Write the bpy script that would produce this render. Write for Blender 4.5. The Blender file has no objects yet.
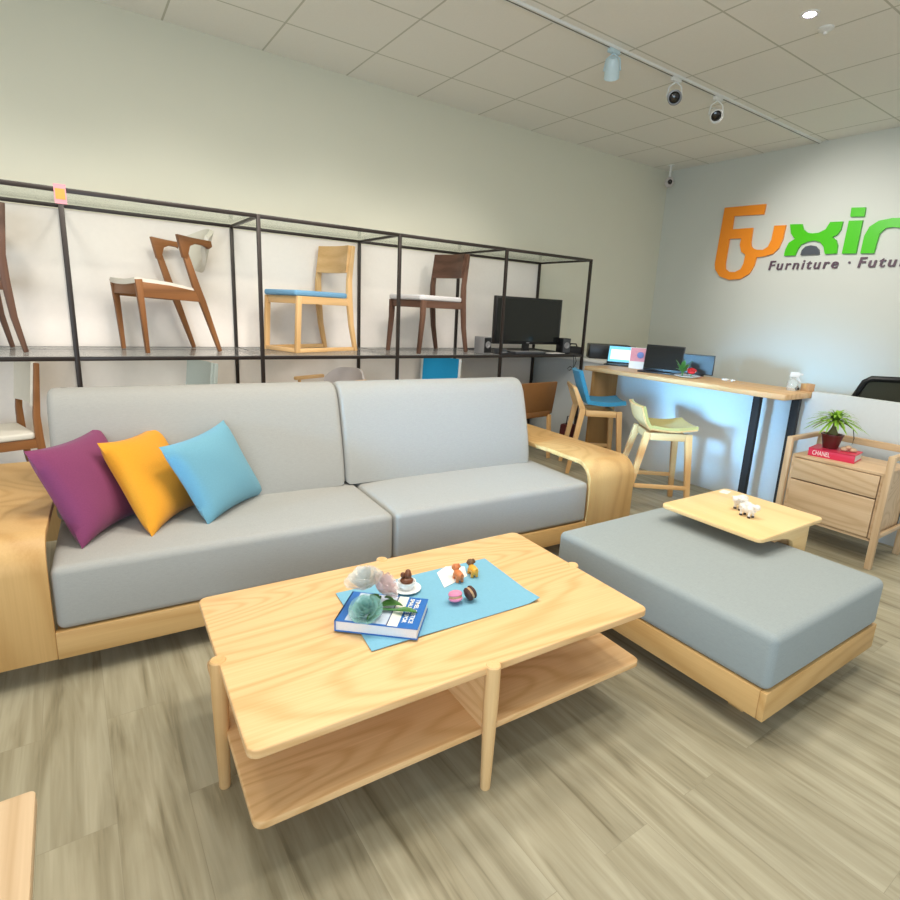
import bpy, bmesh, math, random
from mathutils import Vector, Matrix
random.seed(7)
sc = bpy.context.scene
COL = sc.collection
PI = math.pi
rad = math.radians

# ------------------------------------------------------------------ materials
def lin(c):
    return tuple(((v/255)/12.92 if v/255 <= .04045 else ((v/255+.055)/1.055)**2.4) for v in c) + (1,)

def new_mat(name):
    m = bpy.data.materials.new(name); m.use_nodes = True
    nt = m.node_tree
    return m, nt, nt.nodes['Principled BSDF']

def N(nt, t, **k):
    n = nt.nodes.new(t)
    for a, v in k.items(): setattr(n, a, v)
    return n

def plain(name, rgb, rough=.5, metal=0, spec=.5, noise=0, nscale=40, bump=0):
    m, nt, b = new_mat(name)
    c = lin(rgb)
    b.inputs['Base Color'].default_value = c
    b.inputs['Roughness'].default_value = rough
    b.inputs['Metallic'].default_value = metal
    b.inputs['Specular IOR Level'].default_value = spec
    tc = N(nt, 'ShaderNodeTexCoord'); nz = N(nt, 'ShaderNodeTexNoise')
    nz.inputs['Scale'].default_value = nscale; nz.inputs['Detail'].default_value = 4
    nt.links.new(tc.outputs['Object'], nz.inputs['Vector'])
    mx = N(nt, 'ShaderNodeMix', data_type='RGBA')
    k = noise if noise else .03
    mx.inputs[6].default_value = tuple(v*(1-k) for v in c[:3])+(1,)
    mx.inputs[7].default_value = tuple(min(1, v*(1+k)) for v in c[:3])+(1,)
    nt.links.new(nz.outputs['Fac'], mx.inputs[0])
    nt.links.new(mx.outputs[2], b.inputs['Base Color'])
    if bump:
        bp = N(nt, 'ShaderNodeBump'); bp.inputs['Strength'].default_value = bump; bp.inputs['Distance'].default_value = .002
        nt.links.new(nz.outputs['Fac'], bp.inputs['Height']); nt.links.new(bp.outputs[0], b.inputs['Normal'])
    return m

def fabric(name, rgb, dark=.82, scale=420, rough=.95):
    m, nt, b = new_mat(name)
    c = lin(rgb)
    b.inputs['Roughness'].default_value = rough
    b.inputs['Specular IOR Level'].default_value = .15
    b.inputs['Sheen Weight'].default_value = .12
    tc = N(nt, 'ShaderNodeTexCoord')
    w = []
    for d in ((1, 8, 8), (8, 1, 8)):
        mp = N(nt, 'ShaderNodeMapping'); mp.inputs['Scale'].default_value = [v*scale/8 for v in d]
        nz = N(nt, 'ShaderNodeTexNoise'); nz.inputs['Scale'].default_value = 1; nz.inputs['Detail'].default_value = 2
        nt.links.new(tc.outputs['Object'], mp.inputs[0]); nt.links.new(mp.outputs[0], nz.inputs['Vector']); w.append(nz)
    ad = N(nt, 'ShaderNodeMath', operation='ADD')
    nt.links.new(w[0].outputs['Fac'], ad.inputs[0]); nt.links.new(w[1].outputs['Fac'], ad.inputs[1])
    hf = N(nt, 'ShaderNodeMath', operation='MULTIPLY'); hf.inputs[1].default_value = .5
    nt.links.new(ad.outputs[0], hf.inputs[0])
    rp = N(nt, 'ShaderNodeValToRGB')
    rp.color_ramp.elements[0].position = .3; rp.color_ramp.elements[0].color = tuple(v*dark for v in c[:3])+(1,)
    rp.color_ramp.elements[1].position = .7; rp.color_ramp.elements[1].color = c
    nt.links.new(hf.outputs[0], rp.inputs[0]); nt.links.new(rp.outputs[0], b.inputs['Base Color'])
    bp = N(nt, 'ShaderNodeBump'); bp.inputs['Strength'].default_value = .15; bp.inputs['Distance'].default_value = .001
    nt.links.new(hf.outputs[0], bp.inputs['Height']); nt.links.new(bp.outputs[0], b.inputs['Normal'])
    return m

def wood(name, light, dark, axis='x', rough=.42, bands=26, across=2.6, along=.32, off=(0, 0, 0), contrast=1.):
    m, nt, b = new_mat(name)
    b.inputs['Roughness'].default_value = rough
    b.inputs['Specular IOR Level'].default_value = .35
    tc = N(nt, 'ShaderNodeTexCoord')
    def noise(al, ac, detail, dist=0):
        s = [ac]*3; s['xyz'.index(axis)] = al
        mp = N(nt, 'ShaderNodeMapping'); mp.inputs['Scale'].default_value = s; mp.inputs['Location'].default_value = off
        nz = N(nt, 'ShaderNodeTexNoise'); nz.inputs['Scale'].default_value = 1
        nz.inputs['Detail'].default_value = detail; nz.inputs['Distortion'].default_value = dist
        nt.links.new(tc.outputs['Object'], mp.inputs[0]); nt.links.new(mp.outputs[0], nz.inputs['Vector'])
        return nz
    a = noise(along, across, 1.5, .25)
    mu = N(nt, 'ShaderNodeMath', operation='MULTIPLY'); mu.inputs[1].default_value = bands*2*PI/2
    nt.links.new(a.outputs['Fac'], mu.inputs[0])
    s0 = N(nt, 'ShaderNodeMath', operation='SINE'); nt.links.new(mu.outputs[0], s0.inputs[0])
    s1 = N(nt, 'ShaderNodeMath', operation='MULTIPLY_ADD'); s1.inputs[1].default_value = .5; s1.inputs[2].default_value = .5
    nt.links.new(s0.outputs[0], s1.inputs[0])
    s2 = N(nt, 'ShaderNodeMath', operation='POWER'); s2.inputs[1].default_value = 2.6; nt.links.new(s1.outputs[0], s2.inputs[0])
    sn = N(nt, 'ShaderNodeMath', operation='MULTIPLY_ADD'); sn.inputs[1].default_value = 2.4; sn.inputs[2].default_value = -.9
    nt.links.new(s2.outputs[0], sn.inputs[0])
    fine = noise(3, 160, 3)
    f2 = N(nt, 'ShaderNodeMath', operation='MULTIPLY_ADD'); f2.inputs[1].default_value = .15*contrast; f2.inputs[2].default_value = .36
    nt.links.new(sn.outputs[0], f2.inputs[0])
    f3 = N(nt, 'ShaderNodeMath', operation='MULTIPLY_ADD'); f3.inputs[1].default_value = .45
    nt.links.new(fine.outputs['Fac'], f3.inputs[0]); nt.links.new(f2.outputs[0], f3.inputs[2])
    rp = N(nt, 'ShaderNodeValToRGB')
    L = lin(light); D = lin(dark)
    rp.color_ramp.elements[0].position = .3; rp.color_ramp.elements[0].color = L
    rp.color_ramp.elements[1].position = .95; rp.color_ramp.elements[1].color = D
    nt.links.new(f3.outputs[0], rp.inputs[0]); nt.links.new(rp.outputs[0], b.inputs['Base Color'])
    return m

def glass(name, tint, amount=.6, rough=.02, alpha=0.0, body=None):
    """thin clear sheet: mostly transparent, fresnel reflection, optional body colour"""
    m, nt, b = new_mat(name)
    out = nt.nodes['Material Output']
    tr = N(nt, 'ShaderNodeBsdfTransparent'); tr.inputs['Color'].default_value = tint
    gl = N(nt, 'ShaderNodeBsdfGlossy'); gl.inputs['Roughness'].default_value = rough
    fr = N(nt, 'ShaderNodeFresnel'); fr.inputs['IOR'].default_value = 1.45
    mx = N(nt, 'ShaderNodeMixShader')
    k = N(nt, 'ShaderNodeMath', operation='MULTIPLY'); k.inputs[1].default_value = amount
    nt.links.new(fr.outputs[0], k.inputs[0])
    nt.links.new(k.outputs[0], mx.inputs[0]); nt.links.new(tr.outputs[0], mx.inputs[1]); nt.links.new(gl.outputs[0], mx.inputs[2])
    last = mx
    if alpha:
        b.inputs['Base Color'].default_value = body or tint; b.inputs['Roughness'].default_value = .15
        m2 = N(nt, 'ShaderNodeMixShader'); m2.inputs[0].default_value = alpha
        nt.links.new(mx.outputs[0], m2.inputs[1]); nt.links.new(b.outputs[0], m2.inputs[2]); last = m2
    nt.links.new(last.outputs[0], out.inputs['Surface'])
    return m

def emit(name, rgb, strength):
    m, nt, b = new_mat(name)
    b.inputs['Base Color'].default_value = lin(rgb)
    b.inputs['Emission Color'].default_value = lin(rgb); b.inputs['Emission Strength'].default_value = strength
    return m

M = {}
ASH_L, ASH_D = (242, 201, 148), (210, 160, 102)
for ax in 'xyz':
    M['ash_'+ax] = wood('ash_wood_'+ax, ASH_L, ASH_D, ax, bands=52, across=3.2, along=.5, contrast=.72)
    M['tray_'+ax] = wood('tray_wood_'+ax, (250, 219, 164), (232, 192, 130), ax, bands=20, across=1.6, along=.2, contrast=.7)
    M['sofa_'+ax] = wood('sofa_wood_'+ax, (214, 174, 116), (192, 148, 90), ax, bands=30, across=1.6, along=.2)
    M['pale_'+ax] = wood('pale_wood_'+ax, (216, 188, 152), (190, 158, 120), ax, bands=40, across=2.6)
    M['brown_'+ax] = wood('brown_wood_'+ax, (158, 106, 64), (118, 76, 42), ax, bands=14)
    M['walnut_'+ax] = wood('walnut_wood_'+ax, (116, 84, 68), (80, 56, 44), ax, bands=14)
    M['light_'+ax] = wood('light_wood_'+ax, (236, 196, 142), (212, 166, 108), ax, bands=14)
M['bar_y'] = wood('bar_wood', (226, 188, 140), (196, 150, 98), 'y', bands=24, across=4, along=.25)
M['barend'] = wood('bar_end_wood', (186, 142, 86), (150, 106, 58), 'z', bands=12)
M['grey'] = fabric('grey_sofa_fabric', (173, 171, 165), .86)
M['greyo'] = fabric('ottoman_fabric', (158, 166, 166), .86)
M['purple'] = fabric('purple_fabric', (138, 68, 106), .82)
M['yellow'] = fabric('yellow_fabric', (234, 160, 48), .86)
M['blue'] = fabric('blue_pillow_fabric', (118, 172, 192), .86)
M['runner'] = fabric('runner_fabric', (126, 182, 206), .9)
M['stoolblue'] = fabric('blue_seat_fabric', (66, 150, 192), .85)
M['stoolgreen'] = fabric('green_seat_fabric', (186, 176, 112), .85)
M['chairblue'] = fabric('blue_chair_fabric', (122, 172, 208), .85)
M['paleblue'] = fabric('pale_blue_fabric', (204, 214, 208), .88)
M['teal'] = fabric('blue_back_fabric', (44, 164, 220), .88)
M['white_uph'] = plain('white_upholstery', (228, 222, 208), .6, noise=.03)
M['greyseat'] = plain('light_grey_upholstery', (212, 210, 210), .6)
M['whiteplastic'] = plain('white_plastic', (225, 225, 222), .35)
M['shell'] = plain('white_shell_plastic', (208, 200, 198), .4)
M['black'] = plain('black_steel', (48, 40, 36), .4, .3)
M['blackplastic'] = plain('black_plastic', (22, 22, 24), .35)
M['blackmatte'] = plain('black_matte', (32, 32, 34), .7)
M['darkgrey'] = plain('dark_grey_plastic', (70, 72, 76), .4)
M['silver'] = plain('silver_plastic', (150, 150, 152), .35, .4)
M['white'] = plain('white_paint', (236, 236, 232), .4)
M['partition'] = plain('partition_laminate', (214, 220, 222), .28, spec=.5)
M['backpanel'] = plain('rack_back_panel', (246, 238, 230), .5)
M['leather'] = plain('brown_leather', (134, 90, 46), .5, noise=.08, nscale=12)
M['glass'] = glass('shelf_glass', (.96, .985, .97, 1), .22, alpha=.05)
M['glassmid'] = glass('shelf_glass_board', (.98, .99, .985, 1), .5, alpha=.10)
M['pinkglass'] = glass('pink_glass', (1, .98, .98, 1), .35, alpha=.22, body=(1, .82, .80, 1))
M['clearglass'] = glass('clear_glass', (1, 1, 1, 1), .35, alpha=.20, body=(.95, .98, .93, 1))
M['tealglass'] = glass('teal_glass', (.94, .99, .985, 1), .35, alpha=.16, body=(.55, .88, .82, 1))
M['leaf'] = plain('leaf_green', (66, 118, 48), .45, noise=.2, nscale=30)
M['leafbright'] = plain('leaf_bright_green', (128, 172, 48), .5, noise=.3, nscale=25)
M['stem'] = plain('stem_brown', (108, 104, 60), .7, noise=.2)
M['pot'] = plain('dark_red_pot', (92, 30, 28), .35)
M['soil'] = plain('soil', (70, 54, 40), .9, noise=.3)
M['red'] = plain('red_cover', (216, 50, 84), .35)
M['paper'] = plain('paper', (238, 236, 230), .7)
M['pagesides'] = plain('page_edges', (222, 220, 220), .8, noise=.08, nscale=300)
M['bookblue'] = plain('book_blue', (44, 108, 184), .3)
M['photoprint'] = plain('cover_photo', (196, 206, 222), .35, noise=.25, nscale=30)
M['cream'] = plain('cover_cream', (232, 232, 220), .35)
M['navy'] = plain('cover_navy_line', (70, 78, 118), .4)
M['ceramic'] = plain('white_ceramic', (240, 240, 238), .15)
M['choco'] = plain('dark_brown_glaze', (112, 62, 34), .4, noise=.2)
M['macpink'] = plain('macaron_pink', (232, 138, 170), .6)
M['macbrown'] = plain('macaron_brown', (74, 46, 40), .6)
M['cream2'] = plain('macaron_cream', (196, 160, 120), .7)
M['toyorange'] = plain('toy_orange', (206, 124, 72), .45)
M['toyyellow'] = plain('toy_yellow', (232, 172, 62), .45)
M['toybrown'] = plain('toy_brown', (110, 80, 50), .5)
M['toywhite'] = plain('toy_white', (226, 224, 220), .5)
M['toydark'] = plain('toy_dark_feet', (60, 50, 44), .5)
M['screen'] = plain('tv_screen', (16, 17, 14), .12, spec=.6)
M['lcdblue'] = emit('tablet_screen_blue', (110, 190, 226), .55)
M['lcdwhite'] = emit('tablet_screen_white', (214, 232, 250), .7)
M['mesh'] = plain('chair_mesh', (58, 58, 44), .8, noise=.1, nscale=200)
M['pinkprint'] = plain('pink_print', (226, 150, 160), .5, noise=.12, nscale=60)
M['blueprint'] = plain('blue_print', (110, 130, 190), .5)
M['orangeprint'] = plain('orange_print', (222, 158, 72), .6)
M['logo_o'] = plain('sign_orange', (255, 150, 36), .35)
M['logo_g'] = plain('sign_green', (76, 198, 16), .35)
M['logo_d'] = plain('sign_slate', (78, 84, 92), .4)
M['logo_t'] = plain('sign_purple_grey', (98, 76, 90), .4)
M['redflower'] = plain('red_petals', (206, 36, 40), .5, noise=.15)
M['stone'] = plain('beige_stone', (206, 172, 140), .7, noise=.15)
M['kraft'] = plain('kraft_card', (196, 152, 108), .7)
M['iceplastic'] = plain('pale_blue_plastic', (200, 222, 230), .3)
M['lens'] = plain('dark_lens', (18, 16, 16), .1, spec=.8)
M['lampglow'] = emit('lamp_glow', (236, 222, 255), 14)
M['bag'] = plain('dark_red_bag', (86, 30, 30), .6)

# ------------------------------------------------------------------ mesh builder
class MB:
    def __init__(s): s.bm = bmesh.new()
    def _merge(s, b, mat=None):
        me = bpy.data.meshes.new('tmp'); b.to_mesh(me); b.free()
        if mat is not None: me.transform(mat)
        s.bm.from_mesh(me); bpy.data.meshes.remove(me)
    def box(s, x0, x1, y0, y1, z0, z1, bev=0, seg=2, mat=None):
        b = bmesh.new(); bmesh.ops.create_cube(b, size=1)
        for v in b.verts:
            v.co = Vector((x0+(x1-x0)*(v.co.x+.5), y0+(y1-y0)*(v.co.y+.5), z0+(z1-z0)*(v.co.z+.5)))
        if bev:
            bmesh.ops.bevel(b, geom=b.edges[:], offset=bev, segments=seg, profile=.5, affect='EDGES')
        s._merge(b, mat); return s
    def prism(s, poly, axis, a, c, bev=0, seg=2, holes=None, mat=None):
        """poly in the two other axes (order xyz minus axis), extruded along axis from a to c"""
        b = bmesh.new()
        def P(p, t):
            if axis == 'x': return Vector((t, p[0], p[1]))
            if axis == 'y': return Vector((p[0], t, p[1]))
            return Vector((p[0], p[1], t))
        loops = [poly]+(holes or [])
        if not holes:
            f = b.faces.new([b.verts.new(P(p, a)) for p in poly])
            faces = [f]
        else:
            es = []
            for lp in loops:
                vs = [b.verts.new(P(p, a)) for p in lp]
                es += [b.edges.new((vs[i], vs[(i+1) % len(vs)])) for i in range(len(vs))]
            faces = [g for g in bmesh.ops.triangle_fill(b, use_beauty=True, edges=es)['geom'] if isinstance(g, bmesh.types.BMFace)]
        r = bmesh.ops.extrude_face_region(b, geom=faces)
        d = {'x': Vector((c-a, 0, 0)), 'y': Vector((0, c-a, 0)), 'z': Vector((0, 0, c-a))}[axis]
        bmesh.ops.translate(b, vec=d, verts=[g for g in r['geom'] if isinstance(g, bmesh.types.BMVert)])
        bmesh.ops.recalc_face_normals(b, faces=b.faces[:])
        if bev:
            es = [e for e in b.edges if len(e.link_faces) == 2 and e.calc_face_angle(0) > .5]
            bmesh.ops.bevel(b, geom=es, offset=bev, segments=seg, profile=.5, affect='EDGES')
        s._merge(b, mat); return s
    def bar(s, p, q, r0, r1=None, n=16):
        """round bar from p to q"""
        r1 = r0 if r1 is None else r1
        p, q = Vector(p), Vector(q); d = q-p
        b = bmesh.new()
        bmesh.ops.create_cone(b, cap_ends=True, segments=n, radius1=r0, radius2=r1, depth=d.length)
        m = Matrix.Translation((p+q)/2) @ d.to_track_quat('Z', 'Y').to_matrix().to_4x4()
        s._merge(b, m); return s
    def beam(s, p, q, w0, d0, w1=None, d1=None, bev=.003, up=(0, 1, 0)):
        """rectangular bar; w is measured across 'up', d along 'up'"""
        w1 = w0 if w1 is None else w1; d1 = d0 if d1 is None else d1
        p, q = Vector(p), Vector(q); t = (q-p).normalized()
        u = Vector(up); u = (u-t*u.dot(t)).normalized(); w = t.cross(u)
        b = bmesh.new(); vs = []
        for c, ww, dd in ((p, w0, d0), (q, w1, d1)):
            vs.append([b.verts.new(c+w*(sx*ww/2)+u*(sy*dd/2)) for sx, sy in ((-1, -1), (1, -1), (1, 1), (-1, 1))])
        b.faces.new(vs[0][::-1]); b.faces.new(vs[1])
        for i in range(4): b.faces.new((vs[0][i], vs[0][(i+1) % 4], vs[1][(i+1) % 4], vs[1][i]))
        bmesh.ops.recalc_face_normals(b, faces=b.faces[:])
        if bev: bmesh.ops.bevel(b, geom=b.edges[:], offset=bev, segments=2, profile=.5, affect='EDGES')
        s._merge(b); return s
    def poly_beam(s, pts, widths, y0, y1, bev=.004):
        """a leg cut from board: centre line pts (x,z) with widths, extruded in y"""
        L, R = [], []
        for i, (p, w) in enumerate(zip(pts, widths)):
            a = pts[max(0, i-1)]; c = pts[min(len(pts)-1, i+1)]
            dx, dz = c[0]-a[0], c[1]-a[1]; l = math.hypot(dx, dz)
            nx, nz = -dz/l, dx/l
            L.append((p[0]+nx*w/2, p[1]+nz*w/2)); R.append((p[0]-nx*w/2, p[1]-nz*w/2))
        return s.prism(L+R[::-1], 'y', y0, y1, bev)
    def tube(s, pts, r, n=10, r_end=None):
        pts = [Vector(p) for p in pts]; b = bmesh.new(); rings = []
        for i, p in enumerate(pts):
            t = (pts[min(i+1, len(pts)-1)]-pts[max(i-1, 0)]).normalized()
            q = t.to_track_quat('Z', 'Y')
            rr = r if r_end is None else r+(r_end-r)*i/(len(pts)-1)
            rings.append([b.verts.new(p+q @ Vector((rr*math.cos(2*PI*k/n), rr*math.sin(2*PI*k/n), 0))) for k in range(n)])
        for a, c in zip(rings, rings[1:]):
            for k in range(n): b.faces.new((a[k], a[(k+1) % n], c[(k+1) % n], c[k]))
        b.faces.new(rings[0][::-1]); b.faces.new(rings[-1])
        s._merge(b); return s
    def lathe(s, prof, c=(0, 0, 0), n=28, mat=None):
        b = bmesh.new(); rings = []
        for r, z in prof:
            r = max(r, 1e-4)
            rings.append([b.verts.new((c[0]+r*math.cos(2*PI*k/n), c[1]+r*math.sin(2*PI*k/n), c[2]+z)) for k in range(n)])
        for a, d in zip(rings, rings[1:]):
            for k in range(n): b.faces.new((a[k], a[(k+1) % n], d[(k+1) % n], d[k]))
        b.faces.new(rings[0][::-1]); b.faces.new(rings[-1])
        bmesh.ops.recalc_face_normals(b, faces=b.faces[:])
        s._merge(b, mat); return s
    def ell(s, c, r, rot=(0, 0, 0), n=20):
        b = bmesh.new(); bmesh.ops.create_uvsphere(b, u_segments=n, v_segments=n//2, radius=1)
        from mathutils import Euler
        m = Matrix.Translation(c) @ Euler(rot).to_matrix().to_4x4() @ Matrix.Diagonal((*r, 1))
        s._merge(b, m); return s
    def grid(s, f, nu, nv, thick=0, closed=False):
        """surface f(u,v) over [0,1]^2, optionally given thickness along its normal"""
        b = bmesh.new()
        vs = [[b.verts.new(f(i/nu, j/nv)) for j in range(nv+1)] for i in range(nu+1)]
        for i in range(nu):
            for j in range(nv): b.faces.new((vs[i][j], vs[i+1][j], vs[i+1][j+1], vs[i][j+1]))
        bmesh.ops.recalc_face_normals(b, faces=b.faces[:])
        if thick: 
            bmesh.ops.solidify(b, geom=b.faces[:], thickness=thick)
            bmesh.ops.recalc_face_normals(b, faces=b.faces[:])
        s._merge(b); return s
    def build(s, name, mat, parent=None, ang=35, loc=None):
        me = bpy.data.meshes.new(name); s.bm.to_mesh(me); s.bm.free()
        for p in me.polygons: p.use_smooth = True
        me.set_sharp_from_angle(angle=rad(ang))
        o = bpy.data.objects.new(name, me); COL.objects.link(o)
        me.materials.append(M[mat] if isinstance(mat, str) else mat)
        if parent: o.parent = parent
        if loc: o.location = loc
        return o

def tag(o, label, cat, group=None):
    o['label'] = label; o['category'] = cat
    if group: o['group'] = group
    return o
def thing(name, label, cat, loc=(0, 0, 0), rz=0, group=None):
    o = bpy.data.objects.new(name, None); COL.objects.link(o)
    o.empty_display_size = .1
    o.location = loc; o.rotation_euler = (0, 0, rz)
    return tag(o, label, cat, group)
def struct(o):
    o['kind'] = 'structure'; return o
def arc(cx, cy, r, a0, a1, n=8):
    return [(cx+r*math.cos(rad(a0+(a1-a0)*i/n)), cy+r*math.sin(rad(a0+(a1-a0)*i/n))) for i in range(n+1)]
def rrect(x0, x1, y0, y1, r, n=6):
    return arc(x1-r, y0+r, r, -90, 0, n)+arc(x1-r, y1-r, r, 0, 90, n)+arc(x0+r, y1-r, r, 90, 180, n)+arc(x0+r, y0+r, r, 180, 270, n)
def text_mesh(txt, size, depth, spacing=1., shear=0, align='LEFT', bold=0):
    cu = bpy.data.curves.new('txt', 'FONT'); cu.body = txt; cu.size = size; cu.extrude = depth
    cu.space_character = spacing; cu.shear = shear; cu.align_x = align; cu.offset = bold
    ob = bpy.data.objects.new('txt', cu); COL.objects.link(ob)
    dg = bpy.context.evaluated_depsgraph_get(); dg.update()
    me = bpy.data.meshes.new_from_object(ob.evaluated_get(dg))
    bpy.data.objects.remove(ob); bpy.data.curves.remove(cu)
    return me
def text(name, txt, size, depth, mat, parent, matrix, width=None, **k):
    me = text_mesh(txt, size, depth, **k)
    if width:
        xs = [v.co.x for v in me.vertices]; f = width/(max(xs)-min(xs)); x0 = min(xs)
        for v in me.vertices: v.co.x = (v.co.x-x0)*f
    me.transform(matrix)
    me.materials.clear(); me.materials.append(M[mat])
    o = bpy.data.objects.new(name, me); COL.objects.link(o); o.parent = parent
    return o

# ------------------------------------------------------------------ room shell
H, XR = 3.404, 5.917
X0, Y0 = -4.2, -9.0

def floor_mat():
    m, nt, b = new_mat('vinyl_plank_floor')
    b.inputs['Roughness'].default_value = .42; b.inputs['Specular IOR Level'].default_value = .4
    tc = N(nt, 'ShaderNodeTexCoord')
    mp = N(nt, 'ShaderNodeMapping'); mp.inputs['Rotation'].default_value = (0, 0, PI/2)
    nt.links.new(tc.outputs['Object'], mp.inputs[0])
    br = N(nt, 'ShaderNodeTexBrick'); br.offset = .37; br.offset_frequency = 2
    br.inputs['Scale'].default_value = 1; br.inputs['Brick Width'].default_value = 1.25; br.inputs['Row Height'].default_value = .178
    br.inputs['Mortar Size'].default_value = .0010; br.inputs['Mortar Smooth'].default_value = 1.1
    br.inputs['Color1'].default_value = (0, 0, 0, 1); br.inputs['Color2'].default_value = (1, 1, 1, 1); br.inputs['Mortar'].default_value = (.5, .5, .5, 1)
    nt.links.new(mp.outputs[0], br.inputs['Vector'])
    # per plank shift of the streaks
    sh = N(nt, 'ShaderNodeVectorMath', operation='MULTIPLY_ADD'); sh.inputs[1].default_value = (7, 13, 3)
    nt.links.new(br.outputs['Color'], sh.inputs[0]); nt.links.new(tc.outputs['Object'], sh.inputs[2])
    def nz(scale, detail, dist):
        mm = N(nt, 'ShaderNodeMapping'); mm.inputs['Scale'].default_value = scale
        n = N(nt, 'ShaderNodeTexNoise'); n.inputs['Scale'].default_value = 1; n.inputs['Detail'].default_value = detail; n.inputs['Distortion'].default_value = dist
        nt.links.new(sh.outputs[0], mm.inputs[0]); nt.links.new(mm.outputs[0], n.inputs['Vector']); return n
    a = nz((13, 1.2, 1), 6, 1.3); f = nz((70, 3, 1), 3, .6)
    ad = N(nt, 'ShaderNodeMath', operation='MULTIPLY_ADD'); ad.inputs[1].default_value = .35
    nt.links.new(f.outputs['Fac'], ad.inputs[0]); nt.links.new(a.outputs['Fac'], ad.inputs[2])
    rp = N(nt, 'ShaderNodeValToRGB'); cr = rp.color_ramp
    cr.elements[0].position = .40; cr.elements[0].color = lin((116, 107, 84))
    cr.elements[1].position = .88; cr.elements[1].color = lin((178, 171, 148))
    e = cr.elements.new(.58); e.color = lin((152, 144, 120))
    nt.links.new(ad.outputs[0], rp.inputs[0])
    tn = N(nt, 'ShaderNodeMix', data_type='RGBA', blend_type='MULTIPLY'); tn.inputs[0].default_value = 1
    r2 = N(nt, 'ShaderNodeValToRGB'); r2.color_ramp.elements[0].color = (.93, .93, .92, 1); r2.color_ramp.elements[1].color = (1.04, 1.03, 1, 1)
    nt.links.new(br.outputs['Color'], r2.inputs[0])
    nt.links.new(rp.outputs[0], tn.inputs[6]); nt.links.new(r2.outputs[0], tn.inputs[7])
    mo = N(nt, 'ShaderNodeMix', data_type='RGBA'); mo.inputs[7].default_value = lin((134, 127, 105))
    nt.links.new(br.outputs['Fac'], mo.inputs[0]); nt.links.new(tn.outputs[2], mo.inputs[6])
    nt.links.new(mo.outputs[2], b.inputs['Base Color'])
    return m

def ceiling_mat():
    m, nt, b = new_mat('ceiling_tiles')
    b.inputs['Roughness'].default_value = .85; b.inputs['Specular IOR Level'].default_value = .2
    tc = N(nt, 'ShaderNodeTexCoord'); sp = N(nt, 'ShaderNodeSeparateXYZ')
    nt.links.new(tc.outputs['Object'], sp.inputs[0])
    lines = []
    for ax, off, pitch in (('X', 1.93, .735), ('Y', -1.31, .71)):
        s = N(nt, 'ShaderNodeMath', operation='SUBTRACT'); s.inputs[1].default_value = off-40*pitch
        d = N(nt, 'ShaderNodeMath', operation='DIVIDE'); d.inputs[1].default_value = pitch
        fr = N(nt, 'ShaderNodeMath', operation='FRACT')
        c = N(nt, 'ShaderNodeMath', operation='PINGPONG'); c.inputs[1].default_value = .5
        lt = N(nt, 'ShaderNodeMath', operation='LESS_THAN'); lt.inputs[1].default_value = .010
        nt.links.new(sp.outputs[ax], s.inputs[0]); nt.links.new(s.outputs[0], d.inputs[0]); nt.links.new(d.outputs[0], fr.inputs[0])
        nt.links.new(fr.outputs[0], c.inputs[0]); nt.links.new(c.outputs[0], lt.inputs[0]); lines.append(lt)
    mx = N(nt, 'ShaderNodeMath', operation='MAXIMUM')
    nt.links.new(lines[0].outputs[0], mx.inputs[0]); nt.links.new(lines[1].outputs[0], mx.inputs[1])
    nz = N(nt, 'ShaderNodeTexNoise'); nz.inputs['Scale'].default_value = 60; nz.inputs['Detail'].default_value = 3
    nt.links.new(tc.outputs['Object'], nz.inputs['Vector'])
    tl = N(nt, 'ShaderNodeMix', data_type='RGBA'); tl.inputs[6].default_value = lin((244, 240, 232)); tl.inputs[7].default_value = lin((250, 246, 239))
    nt.links.new(nz.outputs['Fac'], tl.inputs[0])
    g = N(nt, 'ShaderNodeMix', data_type='RGBA'); g.inputs[7].default_value = lin((206, 203, 190))
    nt.links.new(mx.outputs[0], g.inputs[0]); nt.links.new(tl.outputs[2], g.inputs[6])
    nt.links.new(g.outputs[2], b.inputs['Base Color'])
    return m

M['wall'] = plain('painted_wall', (224, 222, 204), .8, noise=.015, nscale=3, spec=.2)
M['walllogo'] = plain('painted_sign_wall', (214, 216, 208), .8, noise=.015, nscale=3, spec=.2)
struct(MB().box(X0, XR, Y0, .0, -.05, 0).build('floor', floor_mat()))
struct(MB().box(X0, XR+.1, Y0, .1, H, H+.05).build('ceiling', ceiling_mat()))
struct(MB().box(X0, XR+.1, 0, .1, -.05, H).build('wall_back', 'wall'))
struct(MB().box(XR, XR+.1, Y0, 0, -.05, H).build('wall_right', 'walllogo'))

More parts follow.
